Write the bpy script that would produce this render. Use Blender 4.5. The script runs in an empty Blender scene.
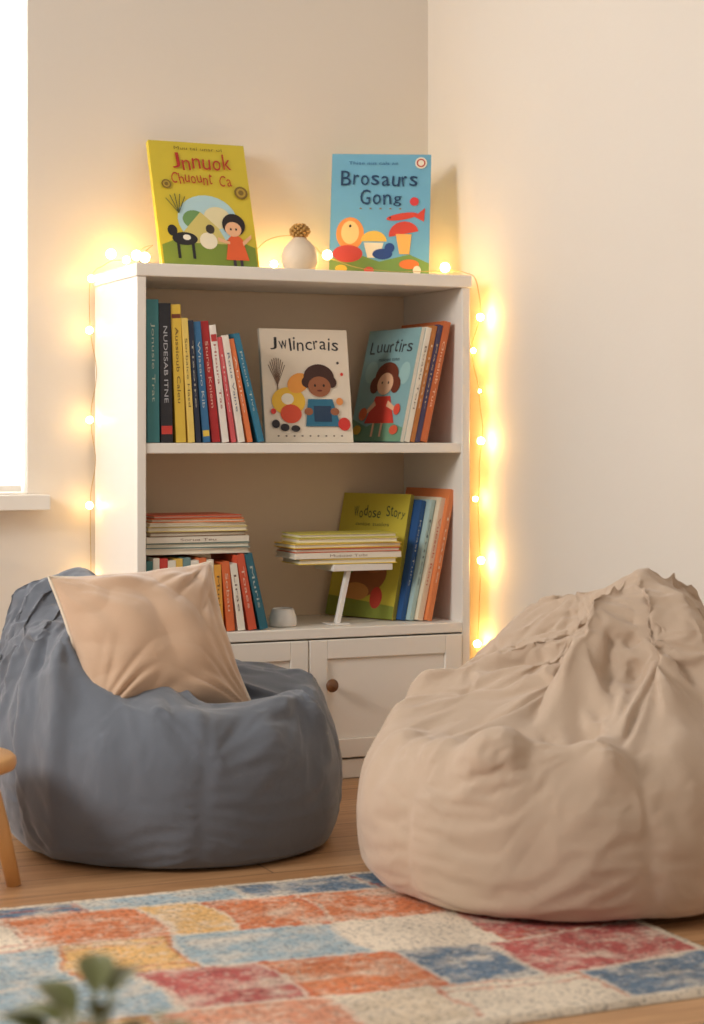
import bpy, bmesh, math, random, time
from math import sin, cos, pi, radians, atan2, sqrt, exp
from mathutils import Vector, Matrix, noise
random.seed(4)
scene = bpy.context.scene
COL = scene.collection

# ---------------------------------------------------------------- materials
def lin(c):
    c = c/255.0
    return c/12.92 if c <= 0.04045 else ((c+0.055)/1.055)**2.4
def L(rgb): return (lin(rgb[0]), lin(rgb[1]), lin(rgb[2]), 1.0)
_mc = {}
def mat(rgb, rough=0.55, name=None, var=0.06, scale=25, bump=0.0, bscale=200, sheen=0.0, wrinkle=0.0):
    key = (tuple(rgb), rough, name, var, scale, bump, bscale, sheen, wrinkle)
    if key in _mc: return _mc[key]
    m = bpy.data.materials.new(name or 'paint_%d_%d_%d' % tuple(rgb))
    m.use_nodes = True
    nt = m.node_tree; N = nt.nodes; K = nt.links
    b = N['Principled BSDF']
    b.inputs['Roughness'].default_value = rough
    tc = N.new('ShaderNodeTexCoord')
    nz = N.new('ShaderNodeTexNoise'); nz.inputs['Scale'].default_value = scale; nz.inputs['Detail'].default_value = 4
    K.new(tc.outputs['Object'], nz.inputs['Vector'])
    mx = N.new('ShaderNodeMix'); mx.data_type = 'RGBA'
    c = L(rgb)
    mx.inputs[6].default_value = tuple(v*(1-var) for v in c[:3])+(1,)
    mx.inputs[7].default_value = tuple(min(1, v*(1+var)) for v in c[:3])+(1,)
    K.new(nz.outputs['Fac'], mx.inputs[0])
    K.new(mx.outputs[2], b.inputs['Base Color'])
    if sheen > 0:
        b.inputs['Sheen Weight'].default_value = sheen
        b.inputs['Sheen Roughness'].default_value = 0.5
    if bump > 0:
        n2 = N.new('ShaderNodeTexNoise'); n2.inputs['Scale'].default_value = bscale; n2.inputs['Detail'].default_value = 3
        K.new(tc.outputs['Object'], n2.inputs['Vector'])
        bp = N.new('ShaderNodeBump'); bp.inputs['Strength'].default_value = bump; bp.inputs['Distance'].default_value = 0.002
        K.new(n2.outputs['Fac'], bp.inputs['Height']); K.new(bp.outputs['Normal'], b.inputs['Normal'])
        if wrinkle > 0:
            n3 = N.new('ShaderNodeTexNoise'); n3.inputs['Scale'].default_value = 6.5; n3.inputs['Detail'].default_value = 2.5; n3.inputs['Distortion'].default_value = .9
            K.new(tc.outputs['Object'], n3.inputs['Vector'])
            s1 = N.new('ShaderNodeMath'); s1.operation = 'SUBTRACT'; s1.inputs[1].default_value = .5; K.new(n3.outputs['Fac'], s1.inputs[0])
            s2 = N.new('ShaderNodeMath'); s2.operation = 'ABSOLUTE'; K.new(s1.outputs[0], s2.inputs[0])
            s3 = N.new('ShaderNodeMath'); s3.operation = 'POWER'; s3.inputs[1].default_value = .6; K.new(s2.outputs[0], s3.inputs[0])
            b2 = N.new('ShaderNodeBump'); b2.inputs['Strength'].default_value = wrinkle; b2.inputs['Distance'].default_value = 0.02
            K.new(s3.outputs[0], b2.inputs['Height']); K.new(b2.outputs['Normal'], bp.inputs['Normal'])
    _mc[key] = m
    return m

def emis(rgb, strength, name):
    m = bpy.data.materials.new(name); m.use_nodes = True
    b = m.node_tree.nodes['Principled BSDF']
    b.inputs['Base Color'].default_value = (1, .9, .7, 1)
    b.inputs['Emission Color'].default_value = rgb+(1,)
    b.inputs['Emission Strength'].default_value = strength
    return m

# ---------------------------------------------------------------- mesh builder
class MB:
    def __init__(s): s.v = []; s.f = []; s.mi = []; s.mats = []; s.sm = []
    def midx(s, m):
        if m not in s.mats: s.mats.append(m)
        return s.mats.index(m)
    def add(s, verts, faces, m, M=None, smooth=False):
        o = len(s.v); k = s.midx(m)
        for v in verts:
            v = Vector(v)
            s.v.append(tuple(M @ v) if M is not None else tuple(v))
        for f in faces:
            s.f.append([o+i for i in f]); s.mi.append(k); s.sm.append(smooth)
    def box(s, a, b, m, M=None):
        x0, y0, z0 = a; x1, y1, z1 = b
        vs = [(x0,y0,z0),(x1,y0,z0),(x1,y1,z0),(x0,y1,z0),(x0,y0,z1),(x1,y0,z1),(x1,y1,z1),(x0,y1,z1)]
        fs = [(0,3,2,1),(4,5,6,7),(0,1,5,4),(1,2,6,5),(2,3,7,6),(3,0,4,7)]
        s.add(vs, fs, m, M)
    def lathe(s, prof, m, M=None, n=32, smooth=True):
        vs = []; fs = []
        for (r, z) in prof:
            for i in range(n):
                a = 2*pi*i/n; vs.append((r*cos(a), r*sin(a), z))
        for j in range(len(prof)-1):
            for i in range(n):
                k = (i+1) % n
                fs.append((j*n+i, j*n+k, (j+1)*n+k, (j+1)*n+i))
        s.add(vs, fs, m, M, smooth)
    def tube(s, pts, r, m, n=10, r2=None):
        pts = [Vector(p) for p in pts]; vs = []; fs = []
        for j, p in enumerate(pts):
            d = (pts[min(j+1, len(pts)-1)]-pts[max(j-1, 0)]).normalized()
            up = Vector((0,0,1)) if abs(d.z) < .9 else Vector((1,0,0))
            a = d.cross(up).normalized(); b = d.cross(a).normalized()
            rr = r if r2 is None else r+(r2-r)*j/(len(pts)-1)
            for i in range(n):
                t = 2*pi*i/n
                vs.append(tuple(p+a*cos(t)*rr+b*sin(t)*rr))
        for j in range(len(pts)-1):
            for i in range(n):
                k = (i+1) % n
                fs.append((j*n+i, j*n+k, (j+1)*n+k, (j+1)*n+i))
        fs.append(tuple(range(n-1, -1, -1))); o = (len(pts)-1)*n
        fs.append(tuple(o+i for i in range(n)))
        s.add(vs, fs, m, None, True)
    def sphere(s, c, r, m, n=14, sc=(1,1,1), M=None):
        vs = []; fs = []; k = n//2
        for j in range(k+1):
            ph = pi*j/k
            for i in range(n):
                a = 2*pi*i/n
                vs.append((c[0]+r*sc[0]*sin(ph)*cos(a), c[1]+r*sc[1]*sin(ph)*sin(a), c[2]+r*sc[2]*cos(ph)))
        for j in range(k):
            for i in range(n):
                q = (i+1) % n
                fs.append((j*n+i, (j+1)*n+i, (j+1)*n+q, j*n+q))
        s.add(vs, fs, m, M, True)
    def build(s, name, bevel=0.0, parent=None, weld=False):
        me = bpy.data.meshes.new(name); me.from_pydata(s.v, [], s.f)
        for m in s.mats: me.materials.append(m)
        me.polygons.foreach_set('material_index', s.mi)
        me.polygons.foreach_set('use_smooth', s.sm)
        me.update()
        if weld:
            bm = bmesh.new(); bm.from_mesh(me)
            bmesh.ops.remove_doubles(bm, verts=bm.verts, dist=1e-6)
            bmesh.ops.recalc_face_normals(bm, faces=bm.faces)
            bm.to_mesh(me); bm.free()
        ob = bpy.data.objects.new(name, me); COL.objects.link(ob)
        if bevel > 0:
            b = ob.modifiers.new('bevel', 'BEVEL'); b.width = bevel; b.segments = 2
            b.limit_method = 'ANGLE'; b.angle_limit = radians(50)
        if parent: ob.parent = parent
        return ob

_txt = {}
def text_geo(t, bold=0.012):
    if (t, bold) in _txt: return _txt[(t, bold)]
    cu = bpy.data.curves.new('tmp', 'FONT'); cu.body = t; cu.resolution_u = 3; cu.offset = bold
    ob = bpy.data.objects.new('tmp', cu); COL.objects.link(ob)
    bpy.context.view_layer.update()
    me = bpy.data.meshes.new_from_object(ob)
    vs = [tuple(v.co) for v in me.vertices]; fs = [tuple(p.vertices) for p in me.polygons]
    bpy.data.objects.remove(ob); bpy.data.curves.remove(cu); bpy.data.meshes.remove(me)
    xs = [v[0] for v in vs]; ys = [v[1] for v in vs]
    x0, x1, y0, y1 = min(xs), max(xs), min(ys), max(ys)
    vs = [((v[0]-(x0+x1)/2)/(x1-x0), (v[1]-(y0+y1)/2)/(y1-y0), 0) for v in vs]
    _txt[(t, bold)] = (vs, fs); return vs, fs

# ------------------------------------------------ book: cover frame x right, z up, cover faces -y
PAGES = (236, 226, 205)
class Cover:
    def __init__(s, mb, M, w, h): s.mb, s.M, s.w, s.h = mb, M, w, h; s.k = 0
    def _y(s): s.k += 1; return -0.0003-0.00012*s.k
    def ell(s, cx, cy, rx, ry, c, rot=0, a0=0, a1=360):
        y = s._y(); n = 28; vs = []
        for i in range(n if a1-a0 == 360 else n+1):
            a = radians(a0+(a1-a0)*i/n)
            px = rx*s.w*cos(a); pz = ry*s.w*sin(a); r = radians(rot)
            vs.append((cx*s.w+px*cos(r)-pz*sin(r), y, cy*s.h+px*sin(r)+pz*cos(r)))
        s.mb.add(vs, [tuple(range(len(vs)))], mat(c), s.M)
    def poly(s, pts, c):
        y = s._y()
        s.mb.add([(p[0]*s.w, y, p[1]*s.h) for p in pts], [tuple(range(len(pts)))], mat(c), s.M)
    def text(s, t, cx, cy, tw, th, c, bold=0.004, wob=0.0):
        y = s._y(); n = len(t)
        if wob == 0:
            vs, fs = text_geo(t, bold)
            s.mb.add([((cx+v[0]*tw)*s.w, y, (cy+v[1]*th)*s.h) for v in vs], fs, mat(c), s.M); return
        rnd = random.Random(len(t)*7+ord(t[0]))
        wd = [.45 if ch in 'ilIj' else (.7 if ch in 'rtf' else (1.25 if ch in 'wWmMGBC' else 1)) for ch in t]
        cw = tw/sum(wd); ox = cx-tw/2
        for ch, k in zip(t, wd):
            xc = ox+cw*k/2; ox += cw*k
            if ch == ' ': continue
            vs, fs = text_geo(ch, bold)
            tall = ch.isupper() or ch in 'bdfhklti'
            hh = th*(1 if tall else .68); ww = cw*k*(.78 if k > .5 else .5)
            ang = radians(rnd.uniform(-8, 8)); oy = cy-th/2+hh/2+rnd.uniform(-.012, .012)-(.2*th if ch in 'gpqy' else 0)
            s.mb.add([((xc*s.w+(v[0]*ww*s.w)*cos(ang)-(v[1]*hh*s.h)*sin(ang)), y, (oy*s.h+(v[0]*ww*s.w)*sin(ang)+(v[1]*hh*s.h)*cos(ang))) for v in vs], fs, mat(c), s.M)

def book(mb, M, w, h, t, cover, spine='R', art=None, spine_c=None, title=None, title_c=(240,235,220), bands=None):
    c = mat(cover, 0.45); sc = mat(spine_c, 0.45) if spine_c else c; pg = mat(PAGES, 0.8)
    bt = min(0.0025, t*0.22)
    mb.box((0, 0, 0), (w, bt, h), c, M)
    mb.box((0, t-bt, 0), (w, t, h), c, M)
    if spine == 'R': mb.box((w-0.0025, bt*0.5, 0), (w+0.0005, t-bt*0.5, h), sc, M)
    else: mb.box((-0.0005, bt*0.5, 0), (0.0025, t-bt*0.5, h), sc, M)
    if spine == 'R': mb.box((0.004, bt, 0.004), (w-0.0026, t-bt, h-0.004), pg, M)
    else: mb.box((0.0026, bt, 0.004), (w-0.004, t-bt, h-0.004), pg, M)
    if art: art(Cover(mb, M, w, h))
    if spine == 'R':
        xs = w+0.0009
        if bands:
            for (z0, z1, bc) in bands:
                mb.add([(xs, bt*.5, z0*h), (xs, t-bt*.5, z0*h), (xs, t-bt*.5, z1*h), (xs, bt*.5, z1*h)], [(0,1,2,3)], mat(bc), M)
        if title:
            vs, fs = text_geo(title, 0.0); th = t*0.34; tw = h*0.55
            tc_ = tuple(int(a*.8+b*.2) for a, b in zip(title_c, cover))
            mb.add([(xs+0.0003, t/2+v[1]*th, h*0.56-v[0]*tw) for v in vs], fs, mat(tc_), M)

def shelfM(x, y, z, lean=0, yaw=0, t=0.02, w=0.2):
    a = radians(lean)
    dz = t*sin(a) if a > 0 else 0
    return (Matrix.Translation((x, y, z+dz)) @ Matrix.Rotation(radians(yaw), 4, 'Z') @
            Matrix.Rotation(a, 4, 'Y') @ Matrix.Rotation(radians(-90), 4, 'Z') @ Matrix.Translation((-w, 0, 0)))
def displayM(x, y, z, lean=10, yaw=0, roll=0):
    return (Matrix.Translation((x, y, z)) @ Matrix.Rotation(radians(yaw), 4, 'Z') @
            Matrix.Rotation(radians(-lean), 4, 'X') @ Matrix.Rotation(radians(roll), 4, 'Y'))

# ---------------------------------------------------------------- room
WALL_Y = 0.36; WALL_X = 0.905
wallm = mat((224, 215, 203), 0.85, 'wall_paint', 0.025, 3, 0.12, 90)
WHITE = mat((241, 234, 223), 0.42, 'white_lacquer', 0.01, 8)
BACKP = mat((230, 206, 176), 0.6, 'back_panel_glow_tint', 0.02, 8)  # warm fairy-light glow painted into the panel colour; sides stay white
mb = MB()
wx0, wx1, wz0, wz1 = -1.5, -0.16, 0.67, 2.3
mb.box((wx1, WALL_Y, 0), (WALL_X+0.15, WALL_Y+0.22, 2.7), wallm)
mb.box((-4.2, WALL_Y, 0), (wx0, WALL_Y+0.22, 2.7), wallm)
mb.box((wx0, WALL_Y, 0), (wx1, WALL_Y+0.22, wz0), wallm)
mb.box((wx0, WALL_Y, wz1), (wx1, WALL_Y+0.22, 2.7), wallm)
mb.build('wall_back')
mb = MB(); mb.box((WALL_X, -5.5, 0), (WALL_X+0.15, WALL_Y, 2.7), wallm); mb.build('wall_right')

# window with an added translucent sheet that glows white from the lamp behind
mb = MB(); fy0, fy1 = WALL_Y+0.13, WALL_Y+0.19; ft = 0.05
mb.box((wx0, fy0, wz0), (wx0+ft, fy1, wz1), WHITE); mb.box((wx1-ft, fy0, wz0), (wx1, fy1, wz1), WHITE)
mb.box((wx0+ft, fy0, wz0), (wx1-ft, fy1, wz0+ft), WHITE); mb.box((wx0+ft, fy0, wz1-ft), (wx1-ft, fy1, wz1), WHITE)
xc = (wx0+wx1)/2
mb.box((xc-.03, fy0, wz0+ft), (xc+.03, fy1, wz1-ft), WHITE)
win = mb.build('window_1', 0.004)
bl = bpy.data.materials.new('diffuser_cloth'); bl.use_nodes = True; nt = bl.node_tree; nt.nodes.clear()
o_ = nt.nodes.new('ShaderNodeOutputMaterial'); t_ = nt.nodes.new('ShaderNodeBsdfTranslucent'); d_ = nt.nodes.new('ShaderNodeBsdfDiffuse'); m_ = nt.nodes.new('ShaderNodeMixShader')
nn = nt.nodes.new('ShaderNodeTexNoise'); nn.inputs['Scale'].default_value = 200; rr = nt.nodes.new('ShaderNodeValToRGB'); rr.color_ramp.elements[0].color = (.9,.9,.9,1); rr.color_ramp.elements[1].color = (.96,.96,.95,1)
nt.links.new(nn.outputs['Fac'], rr.inputs['Fac']); nt.links.new(rr.outputs['Color'], t_.inputs[0]); nt.links.new(rr.outputs['Color'], d_.inputs[0])
m_.inputs[0].default_value = .6; nt.links.new(d_.outputs[0], m_.inputs[1]); nt.links.new(t_.outputs[0], m_.inputs[2]); nt.links.new(m_.outputs[0], o_.inputs[0])
mb = MB(); mb.box((wx0+.006, WALL_Y+.036, wz0+.012), (wx1-.008, WALL_Y+.0375, wz1-.03), bl); mb.box((wx0+.006, WALL_Y+.03, wz0+.006), (wx1-.008, WALL_Y+.044, wz0+.02), WHITE)
mb.build('window_diffuser', 0, win)
mb = MB(); mb.box((wx0-.04, WALL_Y-0.06, wz0-0.036), (wx1+.04, WALL_Y-0.0005, wz0), WHITE)
mb.box((wx0+.001, WALL_Y-0.0005, wz0), (wx1-.001, WALL_Y+0.129, wz0+0.004), WHITE)
mb.build('trim_1', 0.004)
mb = MB(); mb.box((-4.2, WALL_Y-0.012, 0), (WALL_X-.0125, WALL_Y, 0.07), WHITE); mb.build('baseboard_back', 0.003)
mb = MB(); mb.box((WALL_X-0.012, -5.5, 0), (WALL_X, WALL_Y-.012, 0.07), WHITE); mb.build('baseboard_right', 0.003)

# floor
fm = bpy.data.materials.new('oak_planks'); fm.use_nodes = True
nt = fm.node_tree; N = nt.nodes; K = nt.links; b = N['Principled BSDF']
tc = N.new('ShaderNodeTexCoord'); br = N.new('ShaderNodeTexBrick')
br.inputs['Scale'].default_value = 1.0; br.inputs['Brick Width'].default_value = 1.4; br.inputs['Row Height'].default_value = 0.12
br.inputs['Mortar Size'].default_value = 0.0015
br.inputs['Color1'].default_value = L((206, 160, 116)); br.inputs['Color2'].default_value = L((190, 142, 98)); br.inputs['Mortar'].default_value = L((104, 72, 48))
K.new(tc.outputs['Object'], br.inputs['Vector'])
mp = N.new('ShaderNodeMapping'); mp.inputs['Scale'].default_value = (2, 28, 2); K.new(tc.outputs['Object'], mp.inputs['Vector'])
nz = N.new('ShaderNodeTexNoise'); nz.inputs['Scale'].default_value = 2.2; nz.inputs['Detail'].default_value = 7; K.new(mp.outputs['Vector'], nz.inputs['Vector'])
rp = N.new('ShaderNodeValToRGB'); rp.color_ramp.elements[0].position = .3; rp.color_ramp.elements[0].color = (.62, .56, .5, 1); rp.color_ramp.elements[1].position = .7; rp.color_ramp.elements[1].color = (1, 1, 1, 1)
K.new(nz.outputs['Fac'], rp.inputs['Fac'])
mx = N.new('ShaderNodeMix'); mx.data_type = 'RGBA'; mx.blend_type = 'MULTIPLY'; mx.inputs[0].default_value = .8
K.new(br.outputs['Color'], mx.inputs[6]); K.new(rp.outputs['Color'], mx.inputs[7]); K.new(mx.outputs[2], b.inputs['Base Color'])
b.inputs['Roughness'].default_value = .42
mb = MB(); mb.box((-4.2, -5.5, -0.1), (WALL_X+.15, WALL_Y+.22, 0), fm); mb.build('floor')

# ---------------------------------------------------------------- bookcase
W, D, H = 0.843, 0.34, 1.2; T = 0.022
Z_MID, Z_LOW = 0.793, 0.358
mb = MB()
mb.box((0, 0, 0), (T, D, H-.03), WHITE); mb.box((W-T, 0, 0), (W, D, H-.03), WHITE)
mb.box((-.003, -.004, H-.03), (W+.003, D, H), WHITE)
mb.box((T, D-.012, .03), (W-T, D-.002, H-.03), BACKP)
mb.box((T, .004, Z_MID-.024), (W-T, D-.012, Z_MID), WHITE)
mb.box((T, -.001, Z_LOW-.024), (W-T, D-.012, Z_LOW), WHITE)
mb.box((T, .002, 0), (W-T, .02, .045), WHITE)
mb.box((T, .02, .03), (W-T, D-.012, .045), WHITE)
bookcase = mb.build('bookcase', 0.0025)
def door(x0, x1, z0, z1, nm):
    mb = MB(); r = .045
    mb.box((x0, -.004, z0), (x0+r, .014, z1), WHITE); mb.box((x1-r, -.004, z0), (x1, .014, z1), WHITE)
    mb.box((x0+r, -.004, z0), (x1-r, .014, z0+r), WHITE); mb.box((x0+r, -.004, z1-r), (x1-r, .014, z1), WHITE)
    mb.box((x0+r, .003, z0+r), (x1-r, .012, z1-r), WHITE)
    mb.build(nm, 0.002, bookcase)
door(T+.002, .4165, .05, Z_LOW-.028, 'door_left'); door(.4195, W-T-.002, .05, Z_LOW-.028, 'door_right')
knobm = mat((120, 78, 45), .35, 'bronze_knob')
mb = MB()
for kx in (.368, .468):
    Mk = Matrix.Translation((kx, -.004, .225)) @ Matrix.Rotation(radians(90), 4, 'X')
    mb.lathe([(0, 0), (.006, 0), (.006, .01), (.013, .014), (.016, .021), (.013, .027), (0, .029)], knobm, Mk, 20)
mb.build('knobs', 0, bookcase)

# ---------------------------------------------------------------- display books
def artA(c):
    c.ell(.52, .40, .31, .27, (176, 208, 214))
    c.poly([(.02,.02),(.98,.02),(.98,.2),(.75,.27),(.5,.2),(.25,.27),(.02,.2)], (122, 142, 52))
    c.ell(.38, .40, .12, .1, (110, 150, 90)); c.ell(.62, .42, .14, .12, (226, 214, 170))
    c.poly([(.25,.3),(.45,.46),(.62,.34),(.7,.22),(.3,.22)], (206, 190, 110))
    c.ell(.26, .25, .13, .07, (32, 30, 34)); c.ell(.14, .31, .05, .06, (32, 30, 34)); c.poly([(.17,.1),(.2,.1),(.2,.24),(.17,.24)], (32,30,34)); c.poly([(.32,.1),(.35,.1),(.35,.24),(.32,.24)], (32,30,34))
    c.ell(.28, .26, .04, .03, (236,230,214)); c.ell(.50, .24, .09, .09, (232, 222, 196)); c.ell(.53,.33,.045,.05,(60,50,40))
    c.ell(.78, .22, .09, .1, (226, 96, 48)); c.poly([(.70,.24),(.86,.24),(.9,.1),(.66,.1)], (226, 96, 48)); 
    c.poly([(.6,.27),(.72,.24),(.72,.22),(.6,.24)], (232,178,136)); c.poly([(.85,.24),(.95,.3),(.95,.27),(.86,.21)], (232,178,136))
    c.ell(.78, .37, .12, .12, (34, 26, 26)); c.ell(.77, .335, .085, .08, (232, 178, 136)); c.ell(.745,.335,.01,.013,(30,20,20)); c.ell(.80,.335,.01,.013,(30,20,20))
    c.poly([(.73,.02),(.76,.02),(.76,.1),(.73,.1)], (60,50,60)); c.poly([(.80,.02),(.83,.02),(.83,.1),(.80,.1)], (60,50,60))
    for i in range(5):
        x = .22; a = radians(60+18*i); c.poly([(x, .44), (x+.008, .44), (x+.17*cos(a)+.006, .44+.15*sin(a)), (x+.17*cos(a)-.004, .44+.15*sin(a))], (70, 80, 50))
    for (px, py, r) in ((.90,.62,.07),(.13,.66,.05)):
        c.ell(px, py, r, r, (122, 96, 34)); c.ell(px, py, r*.7, r*.7, (178, 148, 54)); c.ell(px, py, r*.4, r*.4, (122, 96, 34))
    c.text('Jnnuok', .52, .845, .64, .12, (176, 44, 30), .0, 1)
    c.text('Chuount Ca', .50, .715, .64, .085, (176, 44, 30), .0, 1)
    c.text('Muu tai unsr ol', .5, .945, .5, .025, (110, 90, 30), .0)
def artB(c):
    c.poly([(.0,.0),(1,.0),(1,.13),(.8,.2),(.5,.14),(.2,.22),(0,.15)], (120, 150, 70))
    c.ell(.2, .36, .14, .17, (238, 150, 70)); c.ell(.2, .37, .09, .12, (246, 205, 130)); c.ell(.18, .2, .15, .09, (200, 70, 60))
    c.ell(.44, .30, .13, .11, (236, 190, 80), 0, 0, 180); c.poly([(.34,.29),(.54,.29),(.50,.17),(.38,.17)], (240, 225, 190))
    c.ell(.53, .20, .1, .055, (40, 70, 130)); c.ell(.60, .25, .05, .05, (40, 70, 130)); c.ell(.2,.42,.012,.015,(40,30,30))
    c.ell(.74, .36, .15, .13, (214, 70, 50), 12, 0, 180); c.poly([(.66,.36),(.82,.36),(.8,.2),(.7,.2)], (240, 180, 90)); c.ell(.72, .5, .16, .035, (214,70,50), 10); c.poly([(.84,.5),(.95,.57),(.94,.46)], (214,70,50)); c.ell(.6,.49,.01,.01,(30,30,30))
    c.ell(.8, .12, .1, .05, (230, 120, 50)); c.ell(.12, .08, .06, .04, (230, 190, 70)); c.ell(.4, .07, .05, .035, (220, 90, 70)); c.ell(.88, .07, .04, .05, (235,220,190))
    c.ell(.84, .62, .045, .045, (214, 60, 60)); c.ell(.9, .93, .06, .06, (238, 228, 205)); c.ell(.9, .93, .045, .045, (190, 70, 60)); c.ell(.9, .93, .03, .03, (238, 228, 205))
    c.text('Brosaurs', .48, .80, .80, .12, (28, 62, 96), .002, 1)
    c.text('Gong', .50, .66, .44, .12, (28, 62, 96), .002, 1)
    c.text('Thiae aus cals ae', .42, .925, .5, .025, (40, 90, 140), .0)
    for i in range(5): c.ell(.3+i*.1, .56, .012, .008, (150,120,80))
def artC(c):
    c.text('Jwlincrais', .5, .87, .80, .11, (36, 34, 38), .0, 1)
    for i in range(9):
        a = radians(48+i*10.5); c.poly([(.165,.5),(.172,.5),(.172+.14*cos(a), .5+.24*sin(a)),(.163+.14*cos(a), .5+.24*sin(a))], (110, 80, 60))
    c.poly([(.16,.38),(.172,.38),(.172,.52),(.16,.52)], (110,80,60))
    c.ell(.28, .36, .19, .15, (238, 190, 60)); c.ell(.4, .52, .13, .1, (240, 160, 70), 30); c.ell(.3, .25, .12, .1, (222, 80, 50)); c.ell(.27, .38, .07, .06, (245,235,215))
    c.ell(.64, .57, .175, .145, (66, 34, 26)); c.ell(.5,.53,.06,.06,(66,34,26)); c.ell(.78,.53,.06,.06,(66,34,26)); c.ell(.64, .49, .13, .11, (158, 96, 62)); c.ell(.59,.5,.012,.015,(20,15,15)); c.ell(.69,.5,.012,.015,(20,15,15)); c.ell(.64,.455,.03,.01,(110,40,30))
    c.poly([(.50,.38),(.78,.38),(.86,.14),(.46,.14)], (40, 110, 140)); c.poly([(.56,.32),(.76,.32),(.76,.18),(.56,.18)], (30, 60, 90)); c.ell(.8,.27,.05,.04,(158,96,62)); c.ell(.5,.27,.05,.04,(158,96,62))
    c.ell(.9, .16, .07, .07, (214, 52, 44)); c.ell(.86, .36, .04, .04, (236,150,80)); c.ell(.12, .16, .045, .045, (34, 30, 36)); c.ell(.22, .13, .05, .04, (34, 30, 36)); c.ell(.34, .12, .05, .035, (34, 30, 36)); c.ell(.1,.27,.03,.03,(214,52,44))
    for i in range(9): c.ell(.14+i*.09, .055, .012, .008, (90, 70, 60))
    c.ell(.9, .6, .018, .018, (214,52,44)); c.ell(.86,.7,.015,.015,(60,50,50))
def artD(c):
    c.poly([(0,0),(1,0),(1,.12),(.6,.2),(.3,.13),(0,.2)], (110, 150, 120))
    c.ell(.2,.62,.12,.12,(160,196,192)); c.ell(.85,.6,.1,.12,(160,196,192))
    c.text('Luurtirs', .5, .84, .84, .11, (60, 66, 70), .002, 1); c.text('ouioee tuto', .5, .73, .4, .03, (60,80,90), 0)
    c.poly([(.38,.4),(.66,.4),(.82,.16),(.25,.16)], (206, 62, 48)); c.ell(.52, .58, .22, .15, (112, 50, 30)); c.ell(.32,.5,.09,.09,(112,50,30)); c.ell(.72,.5,.09,.09,(112,50,30)); c.ell(.52, .51, .15, .12, (236, 184, 146)); c.ell(.46,.52,.014,.014,(40,20,20)); c.ell(.58,.52,.014,.014,(40,20,20))
    c.poly([(.38,.36),(.22,.26),(.25,.23),(.42,.32)], (236,184,146)); c.poly([(.64,.36),(.8,.3),(.8,.26),(.62,.31)], (236,184,146))
    c.poly([(.42,.04),(.46,.04),(.46,.16),(.42,.16)], (236,184,146)); c.poly([(.58,.04),(.62,.04),(.62,.16),(.58,.16)], (236,184,146))
    c.ell(.2,.24,.08,.07,(226,110,60)); c.ell(.84,.28,.06,.06,(226,80,60)); c.ell(.14, .1, .08, .05, (226, 180, 60)); c.ell(.85, .1, .08, .05, (214, 90, 60))
def artE(c):
    c.text('Wodose Story', .58, .85, .78, .085, (52, 70, 40), .002, 1); c.text('oniae tualos', .5, .75, .5, .03, (90,90,40), 0)
    c.ell(.5, .3, .34, .2, (150, 88, 44), 20); c.ell(.62, .44, .15, .12, (176, 104, 52)); c.ell(.4, .2, .2, .1, (204, 140, 70)); c.poly([(0,0),(1,0),(1,.1),(0,.16)], (130, 140, 50)); c.ell(.72,.16,.09,.12,(190,60,40)); c.ell(.25,.42,.1,.12,(110,120,40),40)

mb = MB(); book(mb, displayM(.126, .195, H+.001, 20, 0), .247, .35, .018, (208, 186, 52), 'L', artA, (222, 200, 60)); mb.build('picture_book', .0008)
mb = MB(); book(mb, displayM(.570, .235, H+.001, 9, -27, 1.0), .248, .322, .014, (112, 172, 198), 'L', artB, (60, 110, 150)); mb.build('picture_book', .0008)
mb = MB(); book(mb, displayM(.334, .06, Z_MID+.001, 9, 0), .226, .275, .014, (232, 218, 198), 'L', artC, (220, 205, 186)); mb.build('picture_book', .0008)

# ---------------------------------------------------------------- upper left row
rows = [
 (.029, .325, .2, -.5, (58, 124, 128), 'Jonusie Trat', (220, 220, 200), None),
 (.028, .317, .2, -1, (34, 34, 40), 'NUDESAB ITNE', (225, 225, 225), [(.06, .12, (200, 60, 50))]),
 (.024, .315, .2, -2.5, (226, 190, 70), 'Aussioub Caleu', (90, 60, 30), [(.9, .93, (120, 60, 40))]),
 (.015, .285, .19, -3.5, (238, 208, 110), 'Sorbaice Hasd', (80, 60, 40), None),
 (.012, .28, .19, -4, (38, 46, 66), 'Tisoire', (230, 220, 190), None),
 (.018, .278, .19, -5, (54, 112, 158), 'Wissaro Kib', (240, 235, 220), [(.05, .1, (235, 200, 80))]),
 (.020, .280, .19, -6, (178, 38, 42), 'Sturab Kniem', (245, 225, 200), None),
 (.016, .272, .19, -7, (242, 234, 224), 'Hioura Tas', (160, 60, 60), [(.86, .92, (190, 60, 60))]),
 (.011, .245, .19, -8.5, (216, 92, 96), 'Misaro', (240, 230, 220), None),
 (.015, .25, .19, -9.5, (240, 232, 218), 'Rous Vaine', (60, 80, 120), None),
 (.013, .243, .19, -11, (232, 126, 72), 'Abuleo', (250, 240, 220), None),
 (.015, .258, .19, -14, (48, 122, 152), 'Pruona Tivs', (230, 230, 220), None)]
mb = MB(); x = .026; pa = 0
for (t, h, d, a, c, ti, tcx, bd) in rows:
    x += max(0, h*.97*(sin(radians(-a))-sin(radians(-pa)))); 
    book(mb, shelfM(x, .012+random.uniform(0, .008), Z_MID+.001, a, 0, t, d), d, h, t, c, 'R', None, None, ti, tcx, bd)
    x += t/cos(radians(a))+.0006; pa = a
mb.build('shelf_books', .0008)

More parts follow.
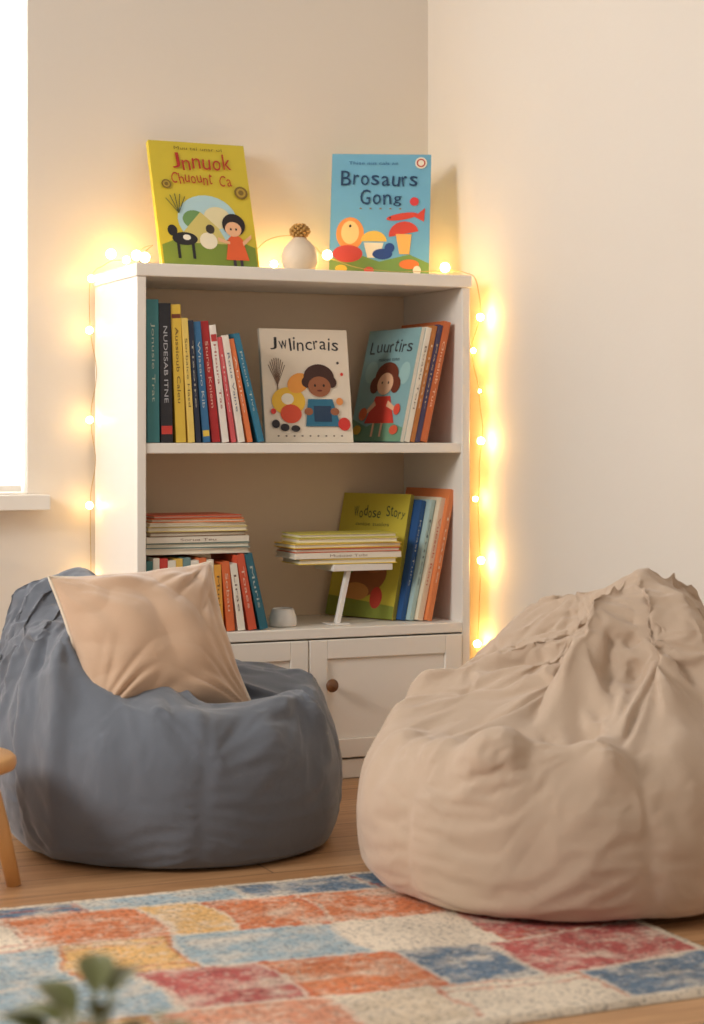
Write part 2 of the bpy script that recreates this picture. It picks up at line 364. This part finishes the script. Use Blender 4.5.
# upper right group
mb = MB(); x = .668; y = .03
for (t, h, d, a, yaw, c, art, sp, ti, tcx) in [
 (.012, .285, .235, 13, 8, (138, 176, 178), artD, (226,222,208), None, (0,0,0)),
 (.014, .285, .22, 13, 6, (238, 230, 214), None, None, 'Boasu Tori', (90, 70, 60)),
 (.012, .29, .22, 13, 5, (190, 120, 60), None, None, 'Lisoae', (240,230,210)),
 (.013, .292, .22, 13, 4, (70, 62, 96), None, None, 'Pasiour', (230, 200, 160)),
 (.018, .300, .22, 13, 3, (206, 110, 62), None, None, 'Onseiub Tua', (250, 230, 200))]:
    book(mb, shelfM(x, y, Z_MID+.001, a, yaw, t, d), d, h, t, c, 'R', art, sp, ti, tcx)
    x += t/cos(radians(a))+.0008
mb.build('shelf_books', .0008)

# lower right group
mb = MB(); x = .675; y = .09
for (t, h, d, a, yaw, c, art, sp, ti, tcx) in [
 (.014, .312, .225, 13, 23, (196, 180, 58), artE, (150, 140, 50), None, (0,0,0)),
 (.014, .298, .22, 13, 13, (40, 84, 140), None, None, 'Koasi Ture', (230, 225, 210)),
 (.012, .300, .22, 13, 9, (176, 200, 196), None, None, 'Nuios', (80, 90, 90)),
 (.016, .305, .22, 13, 6, (232, 214, 186), None, None, 'Vuesob Rian', (190, 90, 60)),
 (.014, .325, .22, 12, 4, (226, 132, 78), None, None, 'Tuasie', (245, 225, 200))]:
    book(mb, shelfM(x, y, Z_LOW+.001, a, yaw, t, d), d, h, t, c, 'R', art, sp, ti, tcx)
    x += t/cos(radians(a))+.0035; y -= .012
mb.build('shelf_books', .0008)

# lower left uprights
mb = MB(); x = .026; pa = 0
cols = [(66,120,118),(232,222,204),(196,60,50),(236,228,210),(232,190,90),(120,150,150),(240,230,214),(222,120,70),(238,226,206),(236,170,70),(226,112,62),(240,232,216),(214,90,60),(44,104,120)]
for i, c in enumerate(cols):
    t = .014+.006*random.random(); h = .165+.008*random.random(); a = 0 if i < 9 else -(i-8)*2.6; d = .18
    h2 = h if i < 12 else h+.02
    x += max(0, h2*.97*(sin(radians(-a))-sin(radians(-pa))))
    book(mb, shelfM(x, .012, Z_LOW+.001, a, 0, t, d), d, min(h2, .176) if i < 9 else h2-.012, t, c, 'R', None, None, ['Toaes','Muris','Sobau','Lirae'][i % 4], (90, 60, 50) if sum(c) > 450 else (240,230,210))
    x += t/cos(radians(a))+.0006; pa = a
mb.build('shelf_books', .0008)

# stacks (books lying flat, spine facing the front)
def stack(mb, cx, cy, z, items):
    for (t, w, d, yaw, c, ti) in items:
        cm = mat(c, .45); pg = mat(PAGES, .8); bt = .0022
        M2 = Matrix.Translation((cx, cy, z)) @ Matrix.Rotation(radians(yaw), 4, 'Z')
        mb.box((-w/2, 0, 0), (w/2, d, bt), cm, M2); mb.box((-w/2, 0, t-bt), (w/2, d, t), cm, M2)
        if ti is None:
            mb.box((-w/2+.003, .003, bt), (w/2-.003, d-.003, t-bt), pg, M2)
        else:
            mb.box((-w/2, -.0006, bt*.4), (w/2, .002, t-bt*.4), cm, M2)
            mb.box((-w/2+.003, .002, bt), (w/2-.003, d-.003, t-bt), pg, M2)
            vs, fs = text_geo(ti, .0)
            mb.add([(v[0]*w*.35, -.001, t/2+v[1]*t*.42) for v in vs], fs, mat((150,120,100)) , M2)
        z += t+.0006
mb = MB()
stack(mb, .156, .03, Z_LOW+.180, [
 (.013, .255, .17, 1, (226, 216, 200), None), (.012, .25, .17, -2, (120, 140, 130), None), (.014, .25, .17, 1, (236, 226, 208), 'Sorua Teu'),
 (.010, .235, .17, 2, (150, 120, 90), None), (.012, .24, .17, -2, (228, 206, 130), None), (.008, .235, .165, 1, (240, 226, 200), None), (.009, .222, .16, -3, (226, 130, 60), None), (.007, .215, .16, 2, (204, 92, 60), None)])
mb.build('book_stack', .0007)
STZ = Z_LOW+.145
mb = MB()
stack(mb, .540, .045, STZ+.001, [
 (.013, .25, .13, -3, (236, 206, 90), None), (.014, .275, .13, -1, (240, 232, 216), 'Musoae Tobi'), (.010, .27, .13, -2, (206, 100, 60), None),
 (.011, .28, .13, 0, (238, 200, 80), None), (.012, .255, .13, -4, (232, 214, 120), None), (.010, .25, .13, -3, (206, 196, 90), None)])
mb.build('book_stack', .0007)
# white riser under the stack
RW = mat((236, 230, 222), .4, 'white_enamel')
mb = MB()
mb.box((.50, .042, STZ-.016), (.655, .16, STZ), RW)
def slab(x0, x1, y0, y1, z0, z1, th):
    vs = [(x0-th,y0,z0),(x0+th,y0,z0),(x0+th,y1,z0),(x0-th,y1,z0),(x1-th,y0,z1),(x1+th,y0,z1),(x1+th,y1,z1),(x1-th,y1,z1)]
    mb.add(vs, [(0,3,2,1),(4,5,6,7),(0,1,5,4),(1,2,6,5),(2,3,7,6),(3,0,4,7)], RW)
slab(.520, .548, .06, .075, Z_LOW+.004, STZ-.016, .006)
mb.box((.495, .045, Z_LOW+.0005), (.545, .10, Z_LOW+.004), RW)
mb.build('shelf_riser', .0015)
# little bowl
mb = MB(); mb.lathe([(0, 0), (.031, 0), (.034, .003), (.033, .02), (.026, .040), (.022, .043), (.024, .038), (.028, .01), (0, .006)], RW, Matrix.Translation((.385, .08, Z_LOW+.0008)), 36); mb.build('small_bowl')

# ---------------------------------------------------------------- vase with gold stopper
mb = MB(); cer = mat((226, 206, 180), .6, 'ceramic', .05, 60, .3, 150); gold = mat((186, 140, 70), .35, 'gold_cone', .3, 90)
Mv = Matrix.Translation((.453, .14, H+.0005))
mb.lathe([(0, 0), (.024, 0), (.036, .01), (.044, .028), (.045, .045), (.038, .064), (.026, .078), (.018, .084), (.016, .088), (.012, .088), (0, .086)], cer, Mv, 40)
for j in range(7):
    zz = .088+.005*j; rr = .022*sin(pi*(j+1.2)/8.6)
    for i in range(9):
        a = 2*pi*i/9+j*.35; mb.sphere((rr*cos(a), rr*sin(a), zz), .0052, gold, 8, (1, 1, .8), Mv)
mb.sphere((0, 0, .1), .015, gold, 12, (1, 1, 1.1), Mv)
mb.build('ceramic_vase')

# ---------------------------------------------------------------- fairy lights
fl = bpy.data.objects.new('fairy_lights', None); COL.objects.link(fl)
wirem = mat((196, 160, 96), .4, 'copper_wire')
bulbA = emis((1.0, .62, .22), 38, 'warm_bulb'); bulbB = emis((1.0, .58, .16), 130, 'warm_bulb_bright')
bulbs = [(-.02, .30, 1.186), (-.022, .31, 1.063), (-.02, .315, .848), (-.022, .31, .643), (-.018, .315, .46),
         (-.004, .19, 1.236), (.03, .1, 1.226), (.05, .1, 1.222),
         (.525, .14, 1.250), (.80, .05, 1.222), (.83, .27, 1.228), (.455, .315, 1.24), (.54,.33,1.25), (.07,.31,1.235),
         (.876, .01, 1.100), (.878, .05, 1.02), (.876, .006, .798), (.878, .04, .655), (.876, .006, .506), (.878, .03, .30), (.880,.02,.92)]
mb = MB()
for i, p in enumerate(bulbs):
    r = .012 if 5 <= i <= 9 else (.0065 if i in (15, 17, 20) else .009)
    if i in (11,12,13): r = .009
    if i == 20: r = .004
    mb.sphere(p, r, bulbB if i >= 10 else bulbA, 14)
mb.build('bulbs', 0, fl)
mb = MB()
def wire(keys, seg=8, wob=.006):
    P = [Vector(k) for k in keys]; pts = []
    for i in range(len(P)-1):
        p0 = P[max(i-1, 0)]; p1 = P[i]; p2 = P[i+1]; p3 = P[min(i+2, len(P)-1)]
        for k in range(seg):
            t = k/seg
            q = .5*((2*p1)+(p2-p0)*t+(2*p0-5*p1+4*p2-p3)*t*t+(3*p1-p0-3*p2+p3)*t*t*t)
            n = noise.noise_vector(q*14)*wob; q = q+Vector((n.x*.6, n.y, n.z)); pts.append(q)
    pts.append(P[-1]); mb.tube(pts, .0009, wirem, 6)
wire([(-.012, .32, .1), (-.015, .315, .46), (-.02, .31, .643), (-.01, .30, .75), (-.018, .315, .848), (-.008, .30, .95), (-.02, .31, 1.063), (-.02, .30, 1.186), (-.012, .2, 1.215), (.03, .12, 1.222), (.09, .16, 1.26), (.10,.33,1.24),
      (.3, .325, 1.22), (.36, .3, 1.235), (.40, .22, 1.285), (.46, .2, 1.30), (.50, .16, 1.27), (.53, .14, 1.24), (.66, .12, 1.215), (.80, .055, 1.215), (.84, .02, 1.21), (.866, .01, 1.19), (.878, .01, 1.1)])
wire([(.878, .01, 1.1), (.872, .05, 1.02), (.880, .02, .92), (.877, .006, .8), (.881, .03, .655), (.876, .01, .506), (.880, .03, .30), (.876, .05, .12)])
mb.build('wire', 0, fl)

# ---------------------------------------------------------------- bean bags
def catmull(P, n):
    out = []; m = len(P)-1
    for k in range(n+1):
        u = k/n*m; i = min(int(u), m-1); t = u-i
        p0 = P[max(i-1, 0)]; p1 = P[i]; p2 = P[i+1]; p3 = P[min(i+2, m)]
        out.append(.5*((2*p1)+(p2-p0)*t+(2*p0-5*p1+4*p2-p3)*t*t+(3*p1-p0-3*p2+p3)*t*t*t))
    return out
def billow(v): return sqrt(v*v+.0002)
def adiff(a, b): return (a-b+pi) % (2*pi)-pi

def beanbag(name, C, R, Hf, rf, seat, peak, m, seams, seed, amp=1.4, z0=0.0, slack=.045, bend=.2, frames=24, grav=.7, vox=.0108, fold=1.0, foff=.035):
    NA, NP = 380, 220
    rings = []
    sc = Vector((seat[0], seat[1], 0)); S = seat[2]
    for i in range(NA):
        th = 2*pi*i/NA; d = Vector((cos(th), sin(th), 0)); h = Hf(th); r = rf(th)
        rim = d*R*r; inn = rim.lerp(sc, .35); inn2 = rim.lerp(sc, .72)
        hi = S+(h-S)*.78; hi2 = S+(h-S)*.25
        P = [Vector((0,0,0)), d*R*.5, d*R*.84, d*R*.955+Vector((0,0,.018)), d*R*1.0+Vector((0,0,.07)),
             d*R*1.01+Vector((0,0,.07+(h-.07)*.3)), d*R*(.98*.7+.3*(r+.2))+Vector((0,0,.07+(h-.07)*.62)),
             (rim*.35+d*R*.65*(.93))*1.0+Vector((0,0,.07+(h-.07)*.86)),
             rim+Vector((0,0,h)), Vector((inn.x, inn.y, hi)), Vector((inn2.x, inn2.y, hi2)), Vector((sc.x, sc.y, S))]
        rings.append(catmull(P, NP))
    verts = []; pk = Vector(peak)
    def nrm(i, j):
        a = rings[(i+1) % NA][j]-rings[(i-1) % NA][j]; b_ = rings[i][min(j+1, NP)]-rings[i][max(j-1, 0)]
        n = a.cross(b_); return n.normalized() if n.length > 1e-9 else Vector((0,0,1))
    for i in range(NA):
        th = 2*pi*i/NA
        for j in range(NP+1):
            p = rings[i][j]; u = j/NP
            if u < .16: verts.append(p); continue
            n = nrm(i, j); w = min(1, (u-.16)/.12)
            if u > .97: w *= (1-u)/.03
            q = p-pk; dist = q.length; el = atan2(q.z, sqrt(q.x*q.x+q.y*q.y))
            dd = .010*noise.noise(Vector((p.x*5, p.y*5, p.z*6+seed)))
            wv = noise.noise_vector(p*5+Vector((seed, 0, 0)))*.025
            pw = p+wv; q2 = pw-pk; an = atan2(q2.y, q2.x)
            fo = exp(-(dist/.46)**2)*min(1, dist/.10)
            b1 = billow(noise.noise(Vector((cos(an)*3.0, sin(an)*3.0, seed+el*.8+dist*.5))))
            b2 = billow(noise.noise(Vector((cos(an)*6.5, sin(an)*6.5, seed+9+el*1.6+dist*.9))))
            dd += amp*fold*fo*(.12*b1+.07*b2-foff)
            mk = max(0, min(1, .3+1.8*noise.noise(p*3.5+Vector((0,0,seed+30)))))
            b3 = billow(noise.noise(Vector((pw.x*5, pw.y*5, pw.z*8+seed))))
            top = .12+.88*min(1, max(0, (u-.5)/.18))
            dd += amp*(mk*top*(.038*b3)-.004)
            rimw = exp(-((u-.68)/.09)**2)
            b5 = billow(noise.noise(Vector((cos(th+wv.x*5)*3.6, sin(th+wv.x*5)*3.6, seed+3+u*2))))
            dd += amp*rimw*(1-fo)*.045*b5
            verts.append(p+n*(dd*w))
    faces = []
    for i in range(NA):
        k = (i+1) % NA
        for j in range(NP):
            faces.append((i*(NP+1)+j, k*(NP+1)+j, k*(NP+1)+j+1, i*(NP+1)+j+1))
    verts = [Vector((v.x+C[0], v.y+C[1], max(v.z, 0)+z0)) for v in verts]
    b_ = MB(); b_.add(verts, faces, m, None, True)
    ob = b_.build('tmp_bag', 0, None, True)
    rmd = ob.modifiers.new('r', 'REMESH'); rmd.mode = 'VOXEL'; rmd.voxel_size = vox
    dg = bpy.context.evaluated_depsgraph_get(); me = bpy.data.meshes.new_from_object(ob.evaluated_get(dg)); bpy.data.objects.remove(ob)
    ob = bpy.data.objects.new(name, me); COL.objects.link(ob)
    # filling that the cover drapes over
    cme = me.copy(); core = bpy.data.objects.new('tmp_core', cme); COL.objects.link(core)
    nrms = [v.normal.copy() for v in me.vertices]
    for v, n in zip(cme.vertices, nrms): v.co = v.co-n*.007
    core.modifiers.new('c', 'COLLISION'); core.collision.thickness_outer = .003; core.collision.cloth_friction = 5
    gme = bpy.data.meshes.new('g'); gme.from_pydata([(-3,-3,z0-.004),(3,-3,z0-.004),(3,3,z0-.004),(-3,3,z0-.004)], [], [(0,1,2,3)])
    g = bpy.data.objects.new('tmp_ground', gme); COL.objects.link(g); g.modifiers.new('c', 'COLLISION'); g.collision.thickness_outer = .003; g.collision.cloth_friction = 20
    top = Vector((C[0], C[1], z0))+pk
    best = min(me.vertices, key=lambda v: (v.co-top).length).co.copy()
    vg = ob.vertex_groups.new(name='pin')
    vg.add([v.index for v in me.vertices if (v.co-best).length < .03], 1.0, 'REPLACE')
    sg = ob.vertex_groups.new(name='seam')
    for v in me.vertices:
        p = v.co-Vector((C[0], C[1], z0)); th = atan2(p.y, p.x); rr_ = sqrt(p.x**2+p.y**2)
        if p.z > .02 and rr_ > R*.6:
            for st in seams:
                if abs(adiff(th, st))*rr_ < .010: sg.add([v.index], 1, 'REPLACE')
    cl = ob.modifiers.new('cloth', 'CLOTH'); s = cl.settings
    s.vertex_group_shrink = 'seam'; s.shrink_max = .08
    s.quality = 5; s.mass = .15; s.tension_stiffness = 15; s.compression_stiffness = 15; s.shear_stiffness = 5; s.bending_stiffness = bend
    s.tension_damping = 5; s.compression_damping = 5; s.shear_damping = 5; s.bending_damping = .5; s.air_damping = 2
    s.shrink_min = -slack; s.vertex_group_mass = 'pin'; s.effector_weights.gravity = grav
    cl.collision_settings.distance_min = .003; cl.collision_settings.collision_quality = 2
    for f in range(1, frames+1): scene.frame_set(f)
    dg = bpy.context.evaluated_depsgraph_get(); me2 = bpy.data.meshes.new_from_object(ob.evaluated_get(dg))
    ob.modifiers.clear(); ob.data = me2
    bpy.data.objects.remove(core); bpy.data.objects.remove(g)
    for p in me2.polygons: p.use_smooth = True
    scene.frame_set(1)
    sm = ob.modifiers.new('smooth', 'SMOOTH'); sm.factor = .4; sm.iterations = 1
    sb = ob.modifiers.new('sub', 'SUBSURF'); sb.levels = 1; sb.render_levels = 1
    return ob

def fabric(rgb, name, rough=.9, sheen=.25, wr=.10):
    return mat(rgb, rough, name, .06, 14, .3, 420, sheen, wr)
blueM = fabric((101, 106, 115), 'blue_canvas', .9, .3); beigeM = fabric((194, 170, 147), 'beige_canvas')

tp = radians(128)
def Hb(th):
    d = adiff(th, tp); return .275+.20*((1+cos(d))/2)**2+.045*exp(-(d/.35)**2)+.012*((1+cos(adiff(th, radians(20))))/2)**2
def rb(th):
    d = adiff(th, tp); return .76-.10*exp(-(d/.5)**2)
beanbag('beanbag_chair', (-.070, -.478), .336, Hb, rb, (.03, -.03, .19), (-.14, .18, .53), blueM, [radians(v) for v in (262, 330, 190, 60)], 1.3, 1.35, .001)
tq = radians(24)
def Hq(th):
    d = adiff(th, tq); e = 1.75 if d > 0 else 3.6
    return .272+.205*((1+cos(d))/2)**e+.050*exp(-(d/.36)**2)
def rq(th):
    d = adiff(th, tq); return .77-.17*exp(-(d/.55)**2)
beanbag('beanbag_chair', (.462, -1.128), .389, Hq, rq, (-.13, -.15, .215), (.215, .092, .535), beigeM, [radians(v) for v in (258, 330, 195, 110)], 5.1, 1.5, .0135, fold=1.15, foff=.052)

# ---------------------------------------------------------------- pillow
def pillow(name, Mx, s, T, m, pipe):
    n = 80; b_ = MB(); vs = []; fs = []
    def P(u, v, sg):
        pin = .085
        x = s*u*(1-pin*(1-v*v)*abs(u)**1.5); y = s*v*(1-pin*(1-u*u)*abs(v)**1.5)
        hz = T*((1-abs(u)**2.1)*(1-abs(v)**2.1))**.58
        w = min(1, hz/T*1.6); fold = 0
        for (cx, cy, k) in ((1,1,1),(-1,1,2),(1,-1,3),(-1,-1,4)):
            dx, dy = u-cx, v-cy; dist = sqrt(dx*dx+dy*dy)+1e-6; an = atan2(dy, dx)
            fold += exp(-(dist/.8)**2)*min(1, dist/.15)*(billow(noise.noise(Vector((cos(an)*4, sin(an)*4, k*7+sg+dist))))-.15)
        f2 = billow(noise.noise(Vector((u*1.6+v*1.0, v*1.3-u*.5, 11+sg))))
        z = hz+w*(.010*noise.noise(Vector((u*1.6, v*1.6, 4+sg)))+.045*fold+.026*(f2-.15))
        return (x, y, sg*z)
    for sg in (1, -1):
        o = len(vs)
        for i in range(n+1):
            for j in range(n+1): vs.append(P(-1+2*i/n, -1+2*j/n, sg))
        for i in range(n):
            for j in range(n):
                f = (o+i*(n+1)+j, o+(i+1)*(n+1)+j, o+(i+1)*(n+1)+j+1, o+i*(n+1)+j+1)
                fs.append(f if sg > 0 else f[::-1])
    b_.add(vs, fs, m, Mx, True)
    ob = b_.build(name, 0, None, True)
    rim = []
    for (a, b, c, d) in ((-1,-1,1,-1), (1,-1,1,1), (1,1,-1,1), (-1,1,-1,-1)):
        for k in range(24):
            t = k/24; rim.append(Mx @ Vector(P(a+(c-a)*t, b+(d-b)*t, 1)))
    rim.append(rim[0]); pb = MB(); pb.tube(rim, .0034, pipe, 8); pb.build('piping', 0, ob)
pm = fabric((198, 164, 134), 'pillow_velvet', .8, .6, .12)
Mp = (Matrix.Translation((-.135, -.528, .397)) @ Matrix.Rotation(radians(0), 4, 'Z') @ Matrix.Rotation(radians(56), 4, 'X') @ Matrix.Rotation(radians(4), 4, 'Z'))
pillow('throw_pillow', Mp, .172, .090, pm, mat((224, 208, 186), .8, 'pillow_piping'))

# ---------------------------------------------------------------- rug
rx0, rx1, ry0, ry1 = -1.7, .42, -1.82, -.93
BL=(100,120,140); LB=(154,172,180); CR=(222,206,184); OR=(208,122,76); RO=(178,86,80); YE=(222,174,108); BE=(204,184,158); RU=(190,92,58); PK=(212,142,110)
ys = [-.93,-1.035,-1.235,-1.43,-1.63,-1.82]
rowx = [[-1.35,-1.0,-.62,-.40,-.12,.10], [-1.35,-1.12,-.90,-.72,-.56,-.33,-.22,-.06,.16], [-1.3,-1.05,-.9,-.66,-.52,-.34,-.06,.17],
        [-1.4,-1.12,-.95,-.72,-.45,-.26,-.04,.12], [-1.3,-1.1,-.88,-.66,-.5,-.22,-.07,.17]]
rowc = [[BL,LB,BL,BL,LB,BL,BL],
        [OR,CR,RO,LB,CR,OR,YE,OR,OR,BE],
        [BL,YE,CR,OR,LB,YE,LB,CR,RO],
        [CR,RO,LB,CR,LB,RO,OR,BL,RO],
        [YE,BL,OR,LB,YE,PK,BE,CR,BL]]
step = .006; nx = int((rx1-rx0)/step); ny = int((ry1-ry0)/step)
vs = []; cols_ = []
cr = Vector(L(CR)[:3]); ru = Vector(L(RU)[:3]); edgec = Vector(L((214,198,176))[:3])
RC = [[Vector(L(q)[:3]) for q in r_] for r_ in rowc]
for j in range(ny+1):
    for i in range(nx+1):
        x = rx0+(rx1-rx0)*i/nx; y = ry0+(ry1-ry0)*j/ny
        e = min(x-rx0, rx1-x, y-ry0, ry1-y)
        z = .0095+.0015*noise.noise(Vector((x*60, y*60, 0)))+.001*noise.noise(Vector((x*8, y*8, 2)))
        if e < .001: z = .001
        sy_ = y+.022*sin(x*5.3+1)+.022*noise.noise(Vector((x*3, 0, 3))); sx_ = x+.04*noise.noise(Vector((y*4, x*1.5, 8)))
        jx = sx_+.007*noise.noise(Vector((x*22, y*22, 5))); jy = sy_+.007*noise.noise(Vector((x*22, y*22, 9)))
        ri = max(0, min(4, sum(1 for q in ys[1:-1] if jy < q))); bx = rowx[ri]
        ci = min(len(RC[ri])-1, sum(1 for q in bx if jx > q))
        c = RC[ri][ci].copy()
        dx = min(abs(jx-q) for q in bx); dy = min(abs(jy-q) for q in ys[1:-1])
        if min(dx, dy) < .008: c = c.lerp(cr if (ci*2+ri) % 3 else ru, .65)
        if (ci+ri*2) % 3 == 0 and .028 < dy < .038: c = c.lerp(ru, .5)
        if e < .02: c = edgec.copy()
        k = noise.noise(Vector((x*16, y*16, 1)))+.5*noise.noise(Vector((x*38, y*38, 1)))+.5*noise.noise(Vector((x*9, y*55, 4)))
        c = c.lerp(cr, max(0, min(.65, .06+k*.8)))
        c = c*(1+.24*noise.noise(Vector((x*9+5, y*9, 7))))
        vs.append((x, y, z)); cols_ += [c.x, c.y, c.z, 1]
fs = []
for j in range(ny):
    for i in range(nx):
        a = j*(nx+1)+i; fs.append((a, a+1, a+nx+2, a+nx+1))
rm = bpy.data.materials.new('woven_rug'); rm.use_nodes = True
nt = rm.node_tree; N = nt.nodes; K = nt.links; b = N['Principled BSDF']; b.inputs['Roughness'].default_value = .95
at = N.new('ShaderNodeAttribute'); at.attribute_name = 'pat'
tc = N.new('ShaderNodeTexCoord')
n1 = N.new('ShaderNodeTexNoise'); n1.inputs['Scale'].default_value = 60; n1.inputs['Detail'].default_value = 5; n1.inputs['Roughness'].default_value = .7
K.new(tc.outputs['Object'], n1.inputs['Vector'])
r1 = N.new('ShaderNodeValToRGB'); r1.color_ramp.elements[0].position = .50; r1.color_ramp.elements[0].color = (0,0,0,1); r1.color_ramp.elements[1].position = .64; r1.color_ramp.elements[1].color = (1,1,1,1)
K.new(n1.outputs['Fac'], r1.inputs['Fac'])
ml = N.new('ShaderNodeMath'); ml.operation = 'MULTIPLY'; ml.inputs[1].default_value = .5; K.new(r1.outputs['Color'], ml.inputs[0])
m1 = N.new('ShaderNodeMix'); m1.data_type = 'RGBA'; K.new(ml.outputs[0], m1.inputs[0]); K.new(at.outputs['Color'], m1.inputs[6]); m1.inputs[7].default_value = L((228, 212, 190))
n2 = N.new('ShaderNodeTexNoise'); n2.inputs['Scale'].default_value = 130; n2.inputs['Detail'].default_value = 3; K.new(tc.outputs['Object'], n2.inputs['Vector'])
r2 = N.new('ShaderNodeValToRGB'); r2.color_ramp.elements[0].position = .32; r2.color_ramp.elements[0].color = (.5,.5,.52,1); r2.color_ramp.elements[1].position = .5; r2.color_ramp.elements[1].color = (1,1,1,1); K.new(n2.outputs['Fac'], r2.inputs['Fac'])
m2 = N.new('ShaderNodeMix'); m2.data_type = 'RGBA'; m2.blend_type = 'MULTIPLY'; m2.inputs[0].default_value = 1; K.new(m1.outputs[2], m2.inputs[6]); K.new(r2.outputs['Color'], m2.inputs[7]); K.new(m2.outputs[2], b.inputs['Base Color'])
bp = N.new('ShaderNodeBump'); bp.inputs['Strength'].default_value = .6; bp.inputs['Distance'].default_value = .003; K.new(n2.outputs['Fac'], bp.inputs['Height']); K.new(bp.outputs['Normal'], b.inputs['Normal'])
b_ = MB(); b_.add(vs, fs, rm, None, True); rug = b_.build('area_rug')
ca = rug.data.color_attributes.new('pat', 'FLOAT_COLOR', 'POINT'); ca.data.foreach_set('color', cols_)

# ---------------------------------------------------------------- stool
wood = mat((214, 160, 98), .4, 'beech_wood', .12, 9)
mb = MB(); sx, sy = -.588, -.690
mb.lathe([(0, .205), (.125, .205), (.137, .209), (.14, .217), (.139, .227), (.133, .233), (0, .234)], wood, Matrix.Translation((sx, sy, 0)), 48)
for k in range(4):
    a = radians(-24+90*k)
    mb.tube([(sx+.085*cos(a), sy+.085*sin(a), .208), (sx+.115*cos(a), sy+.115*sin(a), .1), (sx+.137*cos(a), sy+.137*sin(a), .0)], .017, wood, 14, .013)
mb.build('wooden_stool')

# ---------------------------------------------------------------- foreground plant
leafm = mat((108, 110, 62), .5, 'leaf_green', .25, 30); stemm = mat((104, 108, 64), .6, 'stem'); potm = mat((206, 190, 170), .7, 'clay_pot')
mb = MB(); base = Vector((-.868, -2.668, 0))
mb.lathe([(0, .0), (.065, 0), (.07, .004), (.088, .15), (.094, .155), (.094, .17), (.083, .17), (.08, .15), (0, .148)], potm, Matrix.Translation(base), 40)
mb.lathe([(0, .15), (.081, .151)], mat((60, 44, 32), .9, 'soil'), Matrix.Translation(base), 30)
def leaf(o, d, ln, wd, droop):
    d = d.normalized(); side = d.cross(Vector((0,0,1))).normalized(); up = side.cross(d).normalized()
    vs = []; fs = []; n = 12
    for i in range(n+1):
        t = i/n; p = o+d*ln*t+Vector((0,0,-droop*t*t)); w = wd*sin(pi*min(1, t*.97+.015))**.8
        for k in (-1, -.5, 0, .5, 1): vs.append(tuple(p+side*w*k+up*abs(k)*w*.35))
    for i in range(n):
        for k in range(4): fs.append((i*5+k, i*5+k+1, (i+1)*5+k+1, (i+1)*5+k))
    mb.add(vs, fs, leafm, None, True)
for k in range(16):
    a = k*2.4; ht = .152+.018*(k % 4)
    tip = base+Vector((.032*cos(a), .032*sin(a), .15+ht))
    mb.tube([base+Vector((.012*cos(a), .012*sin(a), .15)), base+Vector((.02*cos(a), .02*sin(a), .15+ht*.6)), tip], .0022, stemm, 6)
    leaf(tip, Vector((cos(a), sin(a), .9-.16*(k % 5))), .066, .015, .02)
mb.build('potted_plant')

# ---------------------------------------------------------------- light
w = bpy.data.worlds.new('soft_daylight'); scene.world = w; w.use_nodes = True
bg = w.node_tree.nodes['Background']; bg.inputs[0].default_value = (1.0, .95, .885, 1); bg.inputs[1].default_value = .42
def area(name, loc, tgt, size, power, col):
    l = bpy.data.lights.new(name, 'AREA'); l.size = size; l.energy = power; l.color = col
    o = bpy.data.objects.new(name, l); COL.objects.link(o); o.location = loc
    o.rotation_euler = (Vector(tgt)-Vector(loc)).to_track_quat('-Z', 'Y').to_euler()
area('daylight_softbox', (-3.4, -1.3, 2.2), (.4, -.4, .6), 1.1, 94, (1, .965, .92))
area('window_daylight', (-.8, .85, 1.5), (-.8, 0, 1.5), 1.25, 60, (.97, .98, 1))

# ---------------------------------------------------------------- camera
cd = bpy.data.cameras.new('camera'); cam = bpy.data.objects.new('camera', cd); COL.objects.link(cam)
cam.location = (-1.284, -4.111, .8); cam.rotation_euler = (radians(90), 0, radians(-23.8))
cd.sensor_width = 36; cd.lens = 66.8; cd.shift_y = -72/1024; cd.clip_start = .05
cd.dof.use_dof = True; cd.dof.focus_distance = 4.2; cd.dof.aperture_fstop = 4.0
scene.camera = cam
scene.view_settings.view_transform = 'Standard'
